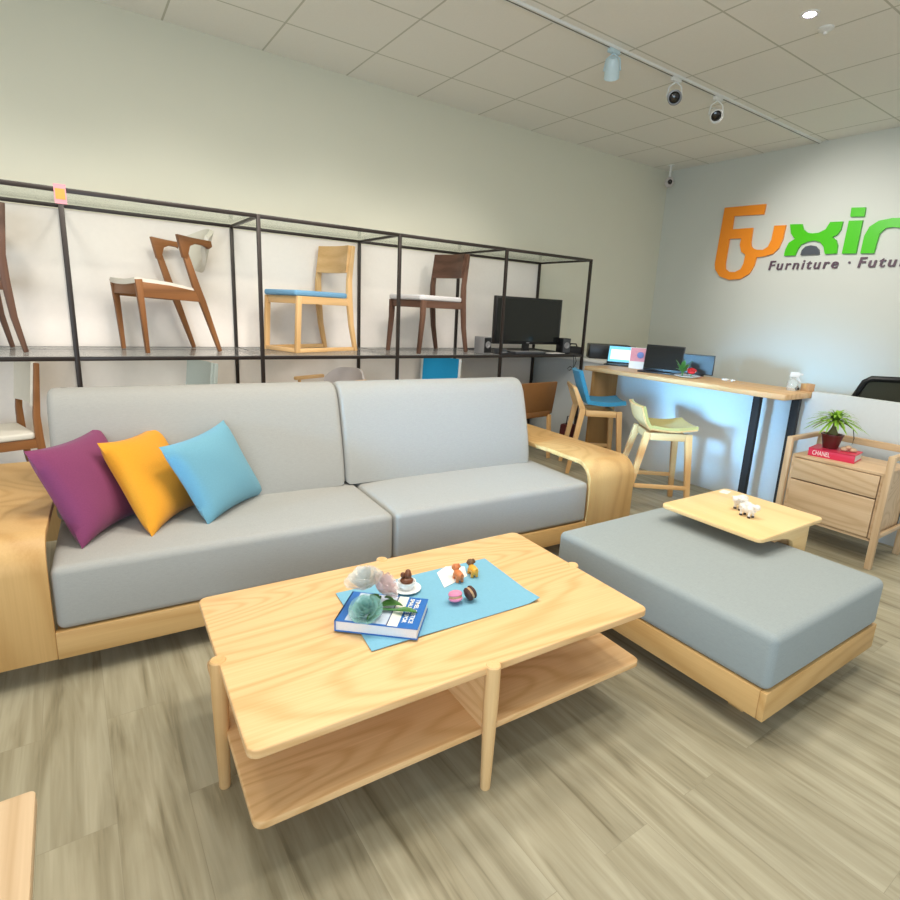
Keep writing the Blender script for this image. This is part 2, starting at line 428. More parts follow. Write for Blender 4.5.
# ceiling fittings
t = thing('ceiling_track', 'white lighting track running across the tiled ceiling', 'lighting track', (0, -1.94, H))
MB().box(.2, XR-.02, -.018, .018, -.02, 0).build('track_rail', 'white', t)
MB().box(.2, XR-.02, -.005, .005, -.0205, -.0195).build('track_slot', 'toydark', t)
def spot_head(x, label, aim, mat, ring):
    t = thing('track_spotlight', label, 'spotlight', (x, -1.94, H-.0205), 0, 'spotlights hanging from the ceiling track')
    MB().box(-.055, .055, -.017, .017, -.03, 0, .004).build('mount', mat, t)
    d = Vector(aim).normalized(); c = Vector((0, 0, -.145))
    q = d.to_track_quat('Z', 'X'); mm = Matrix.Translation(c) @ q.to_matrix().to_4x4()
    s = q @ Vector((0, 1, 0))
    MB().tube([(0, 0, -.028), c*.45+s*.05, c+s*.062], .006, 8).tube([(0, 0, -.028), c*.45-s*.05, c-s*.062], .006, 8).build('bracket', mat, t)
    lh = MB().lathe([(.03, -.09), (.045, -.07), (.056, .0), (.058, .05), (.05, .052), (.048, .03)], mat=mm).build('lamp_head', ring, t)
    MB().lathe([(.0, .028), (.044, .03), (.036, .036), (.0, .040)], mat=mm).build('lens', 'lens', lh)
    return t
spot_head(2.52, 'pale blue spotlight on the ceiling track, nearest the viewer', (.6, .5, -.9), 'iceplastic', 'iceplastic')
spot_head(3.30, 'grey ringed spotlight with round black lens in the middle of the track', (-.75, -.72, -.42), 'white', 'silver')
spot_head(3.92, 'white spotlight with black lens nearest the sign wall', (-.7, -.75, -.62), 'white', 'white')
t = thing('ceiling_downlight', 'glowing recessed round downlight in the ceiling tile', 'ceiling light', (3.105, -3.074, H))
MB().lathe([(.04, -.004), (.06, -.006), (.06, 0), (.04, 0)]).build('trim_ring', 'white', t)
MB().lathe([(.0, -.006), (.038, -.004), (.038, -.001), (0, -.001)]).build('lamp', 'lampglow', t)
t = MB().lathe([(.05, 0), (.05, -.01), (.03, -.022), (.012, -.026), (.012, -.04), (0, -.04)], (3.368, -3.061, H)).build('ceiling_glint', 'white')  # solid white disc added in place of a light reflection on the ceiling
tag(t, 'small white disc added for a light reflection beside the glowing downlight', 'light reflection')
t = thing('security_camera', 'small white security camera hanging in the ceiling corner', 'security camera', (5.66, -.22, H))
MB().bar((0, 0, 0), (0, 0, -.012), .04).bar((0, 0, -.01), (0, 0, -.16), .014).build('bracket', 'white', t)
MB().ell((0, 0, -.21), (.06, .06, .065)).build('housing', 'shell', t)
MB().ell((-.034, -.038, -.215), (.030, .030, .032)).build('lens', 'lens', t)

# ------------------------------------------------------------------ wall sign
FY = [(-0.93, 2.832), (-1.452, 2.818), (-1.446, 2.702), (-1.069, 2.718), (-1.071, 2.563), (-1.338, 2.559), (-1.341, 2.397), (-1.351, 2.349), (-1.379, 2.319), (-1.432, 2.298), (-1.506, 2.294), (-1.561, 2.326), (-1.589, 2.403), (-1.597, 2.56), (-1.73, 2.556), (-1.722, 2.406), (-1.694, 2.307), (-1.635, 2.242), (-1.544, 2.218), (-1.441, 2.211), (-1.427, 2.112), (-1.382, 2.02), (-1.276, 1.958), (-1.131, 1.95), (-0.996, 1.996), (-0.92, 2.085), (-0.905, 2.154)]
FYH = [(-1.054, 2.451), (-1.212, 2.444), (-1.205, 2.37), (-1.239, 2.285), (-1.297, 2.247), (-1.289, 2.14), (-1.262, 2.075), (-1.195, 2.045), (-1.114, 2.049), (-1.06, 2.087), (-1.047, 2.15)]
LX = [(-1.778, 2.56), (-1.912, 2.551), (-1.937, 2.492), (-1.987, 2.452), (-2.045, 2.44), (-2.108, 2.443), (-2.171, 2.473), (-2.205, 2.546), (-2.331, 2.541), (-2.327, 2.46), (-2.297, 2.408), (-2.254, 2.386), (-2.3, 2.352), (-2.324, 2.295), (-2.329, 2.212), (-2.212, 2.211), (-2.184, 2.29), (-2.14, 2.342), (-2.075, 2.362), (-2.004, 2.355), (-1.938, 2.326), (-1.91, 2.276), (-1.895, 2.211), (-1.769, 2.212), (-1.772, 2.284), (-1.799, 2.356), (-1.859, 2.396), (-1.804, 2.459)]
DOME = [(-1.953, 2.213), (-1.958, 2.266), (-1.992, 2.304), (-2.046, 2.314), (-2.099, 2.302), (-2.14, 2.262), (-2.152, 2.213)]
LI = [(-2.389, 2.543), (-2.52, 2.535), (-2.518, 2.203), (-2.382, 2.207)]
DOT = [(-2.39, 2.674), (-2.523, 2.662), (-2.527, 2.572), (-2.394, 2.583)]
LN = [(-2.56, 2.201), (-2.564, 2.375), (-2.596, 2.465), (-2.671, 2.517), (-2.784, 2.532), (-2.91, 2.524), (-3.006, 2.48), (-3.048, 2.402), (-3.057, 2.302), (-3.052, 2.187), (-2.925, 2.191), (-2.93, 2.322), (-2.915, 2.399), (-2.873, 2.43), (-2.813, 2.444), (-2.744, 2.439), (-2.7, 2.391), (-2.691, 2.313), (-2.685, 2.197)]
sg = thing('wall_sign', 'orange and green raised shop sign lettering on the grey wall', 'sign', (XR, -2.0, 1.95))
def letter(name, poly, mat, holes=None):
    f = lambda L: [(y+2.0, z-1.95) for y, z in L]
    MB().prism(f(poly), 'x', -.03, -.004, holes=[f(h) for h in holes] if holes else None).build(name, mat, sg, ang=25)
letter('orange_letter', FY, 'logo_o', [FYH]); letter('green_letter', LX, 'logo_g'); letter('dome_emblem', DOME, 'logo_d')
letter('green_letter', LI, 'logo_g'); letter('letter_dot', DOT, 'logo_g'); letter('green_letter', LN, 'logo_g')
RW = Matrix(((0, 0, -1, 0), (-1, 0, 0, 0), (0, 1, 0, 0), (0, 0, 0, 1)))   # text x -> -Y, text y -> Z, depth -> -X
for txt, y, w in (('Furniture', -1.605, .757), ('Future', -2.553, .53)):
    wd_ = text('tagline', txt, .148, .006, 'logo_t', sg, Matrix.Translation((-.012, y+2.0, 2.06-1.95)) @ RW, width=w, spacing=1.25, shear=.12, bold=.002)
    b = bmesh.new(); b.from_mesh(wd_.data); bpy.data.objects.remove(wd_)
    left = set(b.verts); isl = []
    while left:
        st = [left.pop()]; got = [st[0]]
        while st:
            for e in st.pop().link_edges:
                for v in e.verts:
                    if v in left: left.discard(v); st.append(v); got.append(v)
        isl.append(got)
    isl.sort(key=lambda g_: -max(v.co.y for v in g_))
    grp = []
    for g_ in isl:                       # an i and its dot stay one letter
        lo, hi = min(v.co.y for v in g_), max(v.co.y for v in g_)
        hit = next((q for q in grp if min(hi, q[1])-max(lo, q[0]) > .35*min(hi-lo, q[1]-q[0])), None)
        if hit: hit[2] += g_; hit[0] = min(lo, hit[0]); hit[1] = max(hi, hit[1])
        else: grp.append([lo, hi, list(g_)])
    for lo, hi, vs_ in grp:
        vs_ = set(vs_); c = b.copy()
        idx = {v.index for v in vs_}; c.verts.ensure_lookup_table()
        bmesh.ops.delete(c, geom=[v for v in c.verts if v.index not in idx], context='VERTS')
        m = MB(); m._merge(c); m.build('tagline_letter', 'logo_t', sg, ang=25)
    b.free()
text('tagline_dot', '·', .2, .006, 'logo_t', sg, Matrix.Translation((-.012, -2.44+2.0, 2.045-1.95)) @ RW)

# ------------------------------------------------------------------ display rack
PX = [-2.168, -1.025, .122, 1.262, 2.402, 3.547]
YF, YB, ZM, ZT = -.951, -.15, .985, 1.985
rk = thing('display_rack', 'tall black steel display rack of glass shelves along the wall', 'shelf rack', (.7, -.55, 0))
def R(x): return x-.7
w = .013
for x in PX:
    for y in (YF, YB):
        MB().box(R(x)-w, R(x)+w, y+.55-w, y+.55+w, 0, ZT+w, .002).build('post', 'black', rk)
    for z in (ZM, ZT):
        MB().box(R(x)-.010, R(x)+.010, YF+.55+w, YB+.55-w, z-.010, z+.010).build('cross_rail', 'black', rk)
for a, b in zip(PX, PX[1:]):
    for y in (YF, YB):
        for z in (ZM, ZT):
            MB().box(R(a)+w, R(b)-w, y+.55-w, y+.55+w, z-w, z+w, .002).build('rail', 'black', rk)
    for z in (ZM, ZT):
        if z == ZM and b > 3: 
            MB().box(R(a)+w, R(b)-w, YF+.56, YB+.54, z+.0105, z+.0185).build('black_shelf_board', 'blackmatte', rk)
        else:
            MB().box(R(a)+w, R(b)-w, YF+.56, YB+.54, z+.0105, z+.0185).build('glass_shelf', 'glassmid' if z == ZM else 'glass', rk)
    MB().box(R(a)+w, R(b)-w, YB+.562, YB+.567, .02, ZT-.02).build('back_panel', 'backpanel', rk)
ZS = ZM+.0185
nt_ = thing('paper_tag', 'pink and orange paper tag taped to the top of the black rack', 'tag', (-1.024, YF-.0145, 1.96))
MB().box(-.03, .03, -.001, .001, -.055, .055).build('paper', 'pinkprint', nt_)
MB().box(-.024, .024, -.0025, -.001, -.03, .03).build('orange_print', 'orangeprint', nt_)

# ------------------------------------------------------------------ chairs
def root_chair(label, loc, deg, group=None, name='dining_chair'):
    return thing(name, label, 'chair', loc, rad(deg), group)

def panel_chair(t, wd, seat, style='panel', panel=None, hb=.885, wid=.2):
    """chair facing local +x"""
    wx, wy, wz = 'xyz' if isinstance(wd, str) else wd
    for s in (-1, 1):
        y = s*wid
        if style == 'sled':
            MB().poly_beam([(.235, 0), (.215, .445)], [.034, .034], y-.016, y+.016).build('leg', wd+'_z', t)
            MB().box(-.25, .22, y-.016, y+.016, .002, .034, .003).build('floor_rail', wd+'_x', t)
        else:
            MB().poly_beam([(.245, 0), (.215, .3), (.21, .445)], [.024, .036, .044], y-.016, y+.016).build('leg', wd+'_z', t)
        MB().poly_beam([(-.275, 0), (-.235, .22), (-.215, .45), (-.215, .6), (-.248, hb)], [.026, .036, .046, .038, .028], y-.016, y+.016).build('rear_post', wd+'_z', t)
        MB().box(-.21, .2, y-.012, y+.012, .385, .445, .003).build('side_rail', wd+'_x', t)
    for q in (.21, -.2125): MB().box(q-.014, q+.014, -wid+.016, wid-.016, .385, .445, .003).build('seat_rail', wd+'_y', t)
    if style == 'sled':
        MB().box(.215, .25, -wid+.016, wid-.016, .002, .034, .003).build('front_floor_rail', wd+'_y', t)
    MB().prism(rrect(-.2, .245, -wid-.012, wid+.012, .03), 'z', .446, .49, .014, 3).build('seat_pad', seat, t)
    z0, z1 = (.66, hb) if style != 'tallpad' else (.52, hb)
    def f(u, v):
        y = (u-.5)*2*(wid-.005); z = z0+(z1-z0)*v
        x = -.217-(z-.6)*.11 - .03*(1-(2*u-1)**2)+.012
        return Vector((x, y, z))
    MB().grid(f, 12, 6, .022).build('backrest', panel or wd+'_y', t)
    return t

def z_chair(t, wd, pad):
    for s in (-1, 1):
        y = s*.21
        MB().poly_beam([(.235, 0), (.25, .3), (.262, .50)], [.024, .036, .046], y-.017, y+.017).build('leg', wd+'_z', t)
        MB().poly_beam([(-.29, 0), (-.175, .36), (-.13, .48), (-.035, .80)], [.026, .046, .05, .036], y-.016, y+.016).build('leg', wd+'_z', t)
        MB().prism([(.255, .385), (.255, .485), (.05, .47), (-.14, .44), (-.155, .365)], 'y', y-.014, y+.014, .005).build('side_rail', wd+'_x', t)
        MB().prism([(-.01, .825), (-.13, .812), (-.255, .805), (-.262, .765), (-.235, .745), (-.20, .768), (-.14, .772), (-.10, .755), (-.09, .72), (-.075, .66), (-.045, .67)], 'y', y-.02, y+.02, .006).build('armrest', wd+'_x', t)
    MB().box(.245, .275, -.193, .193, .40, .475, .004).build('seat_rail', wd+'_y', t)
    MB().box(-.12, -.09, -.193, .193, .38, .43, .004).build('rear_rail', wd+'_y', t)
    def seat(u, v):
        x = -.135+.42*u; y = (v-.5)*.42
        return Vector((x, y, .455+.055*u-.012*math.sin(PI*v)+.012*math.sin(PI*u)))
    MB().grid(seat, 10, 10, .035).build('seat_pad', pad, t)
    def back(u, v):
        a = (u-.5)*2
        zt = .905-.075*a*a; zb = .585+.165*abs(a)**2
        z = zb+(zt-zb)*v
        return Vector((-.325+.09*a*a-(v-.5)*.09*(1-.6*a*a), a*.205, z))
    MB().grid(back, 18, 8, .03).build('backrest', pad, t)

R0 = panel_chair(root_chair('brown wooden chair on the glass shelf, cut off by the left frame edge', (-1.605, -.55, ZS), 193, 'chairs on the upper glass shelf'), 'walnut', 'white_uph', hb=.9)
R1 = root_chair('brown armchair with angled legs and curved white back on upper shelf', (-.445, -.50, ZS), 196, 'chairs on the upper glass shelf', 'armchair'); z_chair(R1, 'brown', 'white_uph')
R2 = panel_chair(root_chair('light wooden chair with blue seat and sled legs on upper shelf', (.655, -.48, ZS), 200, 'chairs on the upper glass shelf'), 'light', 'chairblue', 'sled'); R2.scale = (1.25, 1, 1.01)
R3 = panel_chair(root_chair('dark walnut chair with light grey seat on the upper shelf', (1.765, -.60, ZS), 196, 'chairs on the upper glass shelf'), 'walnut', 'greyseat', hb=.87); R3.scale = (1.3, 1, 1.06)
g = 'chairs on the floor under the rack'
panel_chair(root_chair('brown chair with white seat and back on floor behind left armrest', (-1.54, -.62, 0), 196, g), 'brown', 'white_uph', panel='white_uph', hb=.94)
t = panel_chair(root_chair('chair with pale blue grey back under the armchair shelf', (-.44, -.5, 0), 197, g), 'light', 'paleblue', 'tallpad', 'paleblue', hb=.91)
for c in t.children:
    if c.name.startswith('rear_post'): c.data.materials[0] = M['paleblue']
# shell chair with wooden arm
t = root_chair('white shell chair with wooden armrest showing above the sofa back', (.85, -.55, 0), 205, g, 'armchair')
def shell(u, v):
    a = (u-.5)*2
    return Vector((-.2-.05*v+.12*a*a, a*.24, .47+(.37-.10*a**4)*v))
MB().grid(shell, 16, 8, .02).build('backrest', 'shell', t)
MB().prism(rrect(-.2, .24, -.23, .23, .06), 'z', .44, .49, .012).build('seat', 'shell', t)
for s in (-1, 1):
    MB().poly_beam([(.26, 0), (.2, .44)], [.026, .036], s*.19-.016, s*.19+.016).build('leg', 'light_z', t)
    MB().poly_beam([(-.26, 0), (-.18, .44)], [.026, .036], s*.19-.016, s*.19+.016).build('leg', 'light_z', t)
    MB().box(-.12, .22, s*.255-.02, s*.255+.02, .735, .765, .006).bar((.17, s*.255, .48), (.17, s*.255, .737), .014).build('armrest', 'light_x', t)
    MB().box(.15, .19, min(s*.22, s*.265), max(s*.22, s*.265), .46, .485).build('arm_bracket', 'light_y', t)
t = panel_chair(root_chair('white framed chair with bright blue back panel under the walnut chair', (1.88, -.55, 0), 218, g), 'light', 'greyseat', 'tallpad', 'teal', hb=.92)
for c in t.children:
    if c.name.startswith('rear_post'): c.data.materials[0] = M['white']

# ------------------------------------------------------------------ tv and electronics on the rack
t = thing('television', 'black flat screen television on the end of the rack', 'television', (2.93, -.72, ZS), rad(-3))
hs_ = MB().box(-.44, .44, -.02, .025, .085, .565, .006).build('housing', 'blackplastic', t)
MB().box(-.415, .415, -.0225, -.0195, .115, .545).build('screen', 'screen', hs_)
MB().box(-.04, .04, .0, .03, .01, .12).build('stand_neck', 'blackplastic', t)
MB().prism(rrect(-.22, .22, -.11, .11, .05), 'z', 0, .012, .003).build('stand_base', 'blackplastic', t)
MB().box(-.02, .02, -.024, -.022, .096, .106).build('badge', 'silver', hs_)
for x, y, r, lb in ((2.30, -.80, 6, 'small silver and black speaker left of the television'), (3.405, -.80, -14, 'small black speaker right of the television, grey top')):
    t = thing('desktop_speaker', lb, 'speaker', (x, y, ZS), rad(r), 'speakers beside the television')
    MB().box(-.05, .05, -.06, .08, 0, .16, .004).build('cabinet', 'silver' if x < 3 else 'blackplastic', t)
    fp = MB().box(-.044, .044, -.064, -.059, .008, .152).build('front_panel', 'blackplastic' if x < 3 else 'darkgrey', t)
    MB().lathe([(0, 0), (.03, .0), (.034, .006), (.026, .008), (.012, .002), (0, .006)], mat=Matrix.Translation((0, -.062, .085)) @ Matrix.Rotation(PI/2, 4, 'X')).build('cone', 'silver', fp)
t = thing('keyboard', 'grey keyboard lying in front of the television', 'keyboard', (2.83, -.86, ZS))
MB().box(-.20, .20, -.05, .05, 0, .018, .004).build('case', 'darkgrey', t)
MB().box(-.19, .19, -.04, .042, .018, .024, .002).build('keys', 'silver', t)
t = thing('router_box', 'small grey router box left of the keyboard', 'router', (2.47, -.86, ZS))
MB().box(-.06, .06, -.04, .04, 0, .05, .008).build('case', 'darkgrey', t)
MB().box(-.05, .05, -.0415, -.04, .01, .02).build('front_strip', 'silver', t)
tag(MB().box(-.11, .11, -.05, .06, 0, .004, mat=Matrix.Rotation(rad(8), 4, 'Z')).build('paper_sheet', 'paper', loc=(3.22, -.86, ZS)), 'white paper sheet lying in front of the right speaker', 'paper')
pts = [(3.42, -.965, ZS-.01), (3.43, -.985, .93), (3.40, -.985, .86), (3.34, -.98, .83), (3.31, -.98, .85), (3.35, -.98, .875), (3.395, -.98, .85), (3.40, -.98, .90), (3.395, -.97, .99)]
tag(MB().tube(pts, .004, 6).build('cable', 'blackplastic'), 'thin black cable hanging in a loop from the rack end', 'cable')

# ------------------------------------------------------------------ sofa
S = thing('sofa', 'long grey sofa with light wooden frame and bentwood arms', 'sofa', (0, -3.5, 0), -.053)
# frame (local y is distance from the viewer side)
AL, AR, SX0, SX1 = -1.62, 1.765, -1.215, 1.382
def bent_arm(x0, x1):
    def path(o):
        r = .125-o; zt = .563-o; y0, y1 = .449+o, 1.70-o
        return [(y0, .095)]+arc(y0+r, zt-r, r, 180, 90, 10)+arc(y1-r, zt-r, r, 90, 0, 10)+[(y1, .095)]
    P = path(0)+path(.028)[::-1]
    return MB().prism(P, 'x', x0, x1, .003)
bent_arm(AL, SX0-.005).build('armrest', 'sofa_z', S)
bent_arm(SX1+.005, AR).build('armrest', 'sofa_z', S)
MB().box(SX0-.005, SX1+.005, .45, .478, .092, .2, .003).box(SX0-.005, SX1+.005, 1.45, 1.478, .092, .2, .003).build('base_rail', 'sofa_x', S)
MB().box(SX0, SX1, .478, 1.45, .15, .198).build('seat_platform', 'sofa_x', S)
for x in (-1.5, 1.6, .07):
    for y in (.56, 1.6 if x != .07 else 1.4):
        MB().box(x-.03, x+.03, y-.03, y+.03, 0, .1 if x != .07 else .15, .004).build('leg', 'sofa_z', S)
MB().box(SX0, SX1, 1.40, 1.43, .19, .72, .006).build('back_board', 'sofa_x', S)
def cushion(x0, x1, y0, y1, z0, z1, bev=.030, crown=.012):
    b = MB(); b.box(x0, x1, y0, y1, z0, z1, bev, 5)
    bmesh.ops.subdivide_edges(b.bm, edges=[e for e in b.bm.edges if e.calc_length() > .25], cuts=8, use_grid_fill=True)
    for v in b.bm.verts:
        u = (v.co.x-x0)/(x1-x0); w_ = (v.co.y-y0)/(y1-y0)
        if v.co.z > (z0+z1)/2: v.co.z += crown*(1-(2*u-1)**4)*(1-(2*w_-1)**4)
    return b
XJ = .115
cushion(SX0, XJ-.002, .452, 1.25, .201, .447).build('seat_cushion', 'grey', S)
cushion(XJ+.002, SX1, .452, 1.25, .201, .447).build('seat_cushion', 'grey', S)
def back_cushion(x0, x1):
    prof = [(.94, .455), (.945, .52), (.96, .60), (.985, .70), (1.02, .82), (1.05, .91), (1.075, .955), (1.11, .982), (1.16, .99), (1.21, .975), (1.235, .94), (1.25, .85), (1.27, .65), (1.265, .5), (1.24, .455)]
    b = MB(); b.prism(prof, 'x', x0, x1)
    es = [e for e in b.bm.edges if abs(e.verts[0].co.x-e.verts[1].co.x) < 1e-6]
    bmesh.ops.bevel(b.bm, geom=es, offset=.028, segments=4, profile=.5, affect='EDGES')
    return b
back_cushion(SX0-.005, .052).build('back_cushion', 'grey', S)
back_cushion(.056, SX1-.064).build('back_cushion', 'grey', S)

def in_frame(org, a, p):
    return Vector((org[0]+p[0]*math.cos(a)-p[1]*math.sin(a), org[1]+p[0]*math.sin(a)+p[1]*math.cos(a), org[2]+p[2]))
def pillow(mat, label, B, Rr, TL, TR, T=.075):
    c = [in_frame((0, -3.5, 0), -.053, p) for p in (B, Rr, TL, TR)]
    o = sum(c, Vector())/4; o.z = min(p.z for p in c)
    c = [p-o for p in c]
    n = ((c[1]-c[0]).cross(c[2]-c[0])).normalized()
    b = bmesh.new(); K = 22; side = {}
    for sgn in (1, -1):
        for i in range(K+1):
            for j in range(K+1):
                u, v = i/K, j/K
                a, d = 2*u-1, 2*v-1
                # edges drawn inwards between the pointed corners
                pu = .5+(a/2)*(1-.10*(1-d*d)); pv = .5+(d/2)*(1-.10*(1-a*a))
                p = c[0]*(1-pu)*(1-pv)+c[1]*pu*(1-pv)+c[2]*(1-pu)*pv+c[3]*pu*pv
                t = T*(max(0, (1-a**4))*max(0, (1-d**4)))**.55*(.80+.2*math.cos(a*1.4)*math.cos(d*1.4))
                t += .004*math.sin(9*u+5*v)*(1-a*a)*(1-d*d)
                edge = i in (0, K) or j in (0, K)
                if edge and sgn == -1: side[(sgn, i, j)] = side[(1, i, j)]; continue
                side[(sgn, i, j)] = b.verts.new(p+n*t*sgn)
        for i in range(K):
            for j in range(K):
                q = [side[(sgn, i, j)], side[(sgn, i+1, j)], side[(sgn, i+1, j+1)], side[(sgn, i, j+1)]]
                b.faces.new(q if sgn == 1 else q[::-1])
    m = MB(); m._merge(b)
    ob = m.build('throw_pillow', mat, loc=tuple(o), ang=60)
    return tag(ob, label, 'pillow', 'throw pillows on the sofa')
pillow('purple', 'purple throw pillow leaning by the left armrest', (-1.122, .59, .452), (-.905, .93, .452), (-1.27, .69, .825), (-1.045, 1.06, .83))
pillow('yellow', 'yellow throw pillow between the purple and blue pillows', (-.889, .6, .452), (-.675, .945, .452), (-1.047, .79, .815), (-.825, 1.08, .815))
pillow('blue', 'light blue throw pillow leaning on the sofa back', (-.675, .644, .452), (-.37, .975, .452), (-.836, .70, .80), (-.54, .995, .84))

# ------------------------------------------------------------------ coffee table
TA = -.042
T = thing('coffee_table', 'two tier light wooden coffee table in front of the sofa', 'coffee table', (0, -3.5, 0), TA)
tx0, tx1, ty0, ty1, tz = -.785, .556, -.695, .078, .421
txm, tym = (tx0+tx1)/2, (ty0+ty1)/2
MB().prism(rrect(tx0, tx1, ty0, ty1, .028), 'z', tz-.026, tz, .005, 3).build('tabletop', 'ash_x', T)
MB().prism(rrect(tx0+.01, tx1+.02, ty0+.02, ty1-.02, .028), 'z', .176, .198, .004, 3).build('lower_shelf', 'ash_x', T)
MB().box(txm-.01, txm+.01, ty0+.024, ty1-.024, .197, tz-.025).build('divider', 'ash_y', T)
for x, y in ((tx0, tym), (tx1, tym), (txm, ty0), (txm, ty1)):
    MB().lathe([(.0148, 0), (.016, .004), (.0225, .3), (.0225, tz-.001), (.0195, tz+.003), (0, tz+.003)], (x, y, 0)).build('leg', 'light_z', T)
ZT_ = tz
def on_table(x, y, z=0):
    return in_frame((0, -3.5, 0), TA, (x, y, ZT_+z))
def tthing(name, label, cat, x, y, z=0, r=0, group=None):
    return thing(name, label, cat, on_table(x, y, z), TA+r, group)
# runner
def run(u, v):
    x = -.395+.645*u+.02*(1-v)*0; y = -.475+.37*v + .02*u*0
    z = .0015+.0012*math.sin(7*u+3*v)
    if u > .93 and v < .25:
        k = min(1, (u-.93)/.07)*(1-v/.25); z += .010*k
    x -= .02*v*(1-u)*-1.2
    return Vector((x+.03*(v-.5)*u*.6, y, max(z, .0008)+.0002))
rn = MB().grid(run, 40, 26, -.0016).build('table_runner', 'runner'); rn.location = on_table(0, 0, .0017); rn.rotation_euler = (0, 0, TA)
tag(rn, 'light blue cloth runner lying across the coffee table', 'table runner')
ZR = .0062
t = MB().prism([(-.10, -.05), (.03, -.055), (.085, .0), (.035, .055), (-.03, .045)], 'z', 0, .0008).build('paper_card', 'paper')
t.location = on_table(.062, -.165, ZR); t.rotation_euler = (0, 0, TA+.35); tag(t, 'white paper card under the two toy figurines', 'paper')
# book
bk = tthing('book', 'thick blue book with cover photo under the glass flowers', 'book', -.297, -.338, ZR, rad(-39))
bw, bh, bt = .130, .092, .037
MB().box(-bw+.004, bw-.003, -bh+.003, bh-.003, .003, bt-.003).build('pages', 'pagesides', bk)
MB().box(-bw, bw, -bh, bh, 0, .003).box(-bw, bw, -bh, bh, bt-.003, bt).box(-bw, -bw+.004, -bh, bh, 0, bt).build('cover', 'bookblue', bk)
MB().box(-bw+.03, .03, -bh+.006, bh-.006, bt, bt+.0004).build('cover_photo', 'photoprint', bk)
MB().box(.034, .066, -bh+.002, bh-.002, bt, bt+.0004).build('cover_stripe', 'cream', bk)
MB().box(.030, .034, -bh+.002, bh-.002, bt, bt+.0005).build('cover_line', 'navy', bk)
for i, (txt, x) in enumerate((('TIMEL JUSTICE', .094), ('SMALL BE SPOR', .074))):
    text('cover_title', txt, .019, .0003, 'paper', bk, Matrix.Translation((x, bh-.012, bt+.0004)) @ Matrix.Rotation(-PI/2, 4, 'Z'), width=.145, bold=.0004)
# glass roses
def rose(c, r, mat, parent, axis=(0, 0, 1)):
    m = MB(); q = Vector(axis).normalized().to_track_quat('Z', 'Y')
    for ring, (n, rr, tilt, h) in enumerate(((3, .28, 12, .95), (4, .5, 25, .92), (5, .75, 42, .8), (6, .98, 62, .62))):
        for k in range(n):
            a0 = 2*PI*k/n+ring*.5
            def f(u, v, a0=a0, n=n, rr=rr, tilt=tilt, h=h):
                a = a0+(u-.5)*2*PI/n*1.35
                e = 1-.35*(2*u-1)**2
                rad_ = r*rr*(.25+.75*v**.6)*(1+.25*v*v*math.sin(rad(tilt)))*(1 if v < .9 else 1.04)
                z = r*(-.6+(h*1.25)*v*e*math.cos(rad(tilt))**.6+.25*v)
                return q @ Vector((rad_*math.cos(a), rad_*math.sin(a), z))+Vector(c)
            m.grid(f, 6, 6, .0012)
    return m.build('flower_head', mat, parent)
fl = tthing('glass_flower', 'three glass roses in clear, pink and teal lying on the blue book', 'flower ornament', -.315, -.33, ZR+bt+.001)
rose((-.030, .040, .094), .050, 'clearglass', fl, (-.2, .1, 1)); rose((.034, .016, .070), .044, 'pinkglass', fl, (.7, -.2, .7)); rose((-.055, -.038, .034), .042, 'tealglass', fl, (-.3, -.4, .9))
MB().tube([(-.045, .0, .012), (0, -.02, .012), (.06, -.055, .008), (.10, -.075, .006)], .004, 8).tube([(.02, .02, .03), (.0, -.005, .016), (.005, -.02, .012)], .004, 8).build('stem', 'leaf', fl)
def leafblade(m, p, q, wd, sag=.0, up=(0, 0, 1)):
    p, q = Vector(p), Vector(q); d = q-p; u_ = Vector(up); sd = d.cross(u_).normalized()
    def f(u, v):
        c = p+d*u+u_*(sag*4*u*(1-u))
        return c+sd*((v-.5)*2*wd*math.sin(PI*min(1, max(.02, u)))**.7)+u_*(-.25*wd*(1-(2*v-1)**2))
    m.grid(f, 10, 4, .0012)
m = MB(); leafblade(m, (.0, -.01, .014), (.075, -.03, .010), .02, .012); leafblade(m, (.04, -.05, .012), (.10, -.085, .006), .014, .006); leafblade(m, (-.01, .0, .016), (.01, .045, .03), .016, .01); leafblade(m, (.03, .01, .03), (.062, .0, .012), .013, .006); leafblade(m, (-.06, -.06, .006), (-.0, -.03, .012), .016, .004)
m.build('leaf', 'leaf', fl)
# cup with dark figure
cp = tthing('dessert_dish', 'small white dish on a saucer holding a brown figurine', 'dish', -.142, -.195, ZR)
MB().lathe([(0, 0), (.03, 0), (.05, .006), (.052, .009), (.03, .006), (0, .006)]).build('saucer', 'ceramic', cp)
MB().lathe([(0, .006), (.024, .006), (.032, .028), (.033, .034), (.030, .034), (.026, .026), (0, .024)]).build('bowl', 'ceramic', cp)
fg = thing('brown_figurine', 'small shiny brown animal figurine sitting in the white dish', 'figurine', on_table(-.142, -.195, ZR+.024), TA)
MB().ell((0, 0, .012), (.024, .022, .013)).ell((.004, 0, .03), (.014, .014, .018)).ell((-.014, .004, .034), (.009, .008, .010)).ell((.006, .003, .042), (.010, .010, .009)).build('body', 'choco', fg)
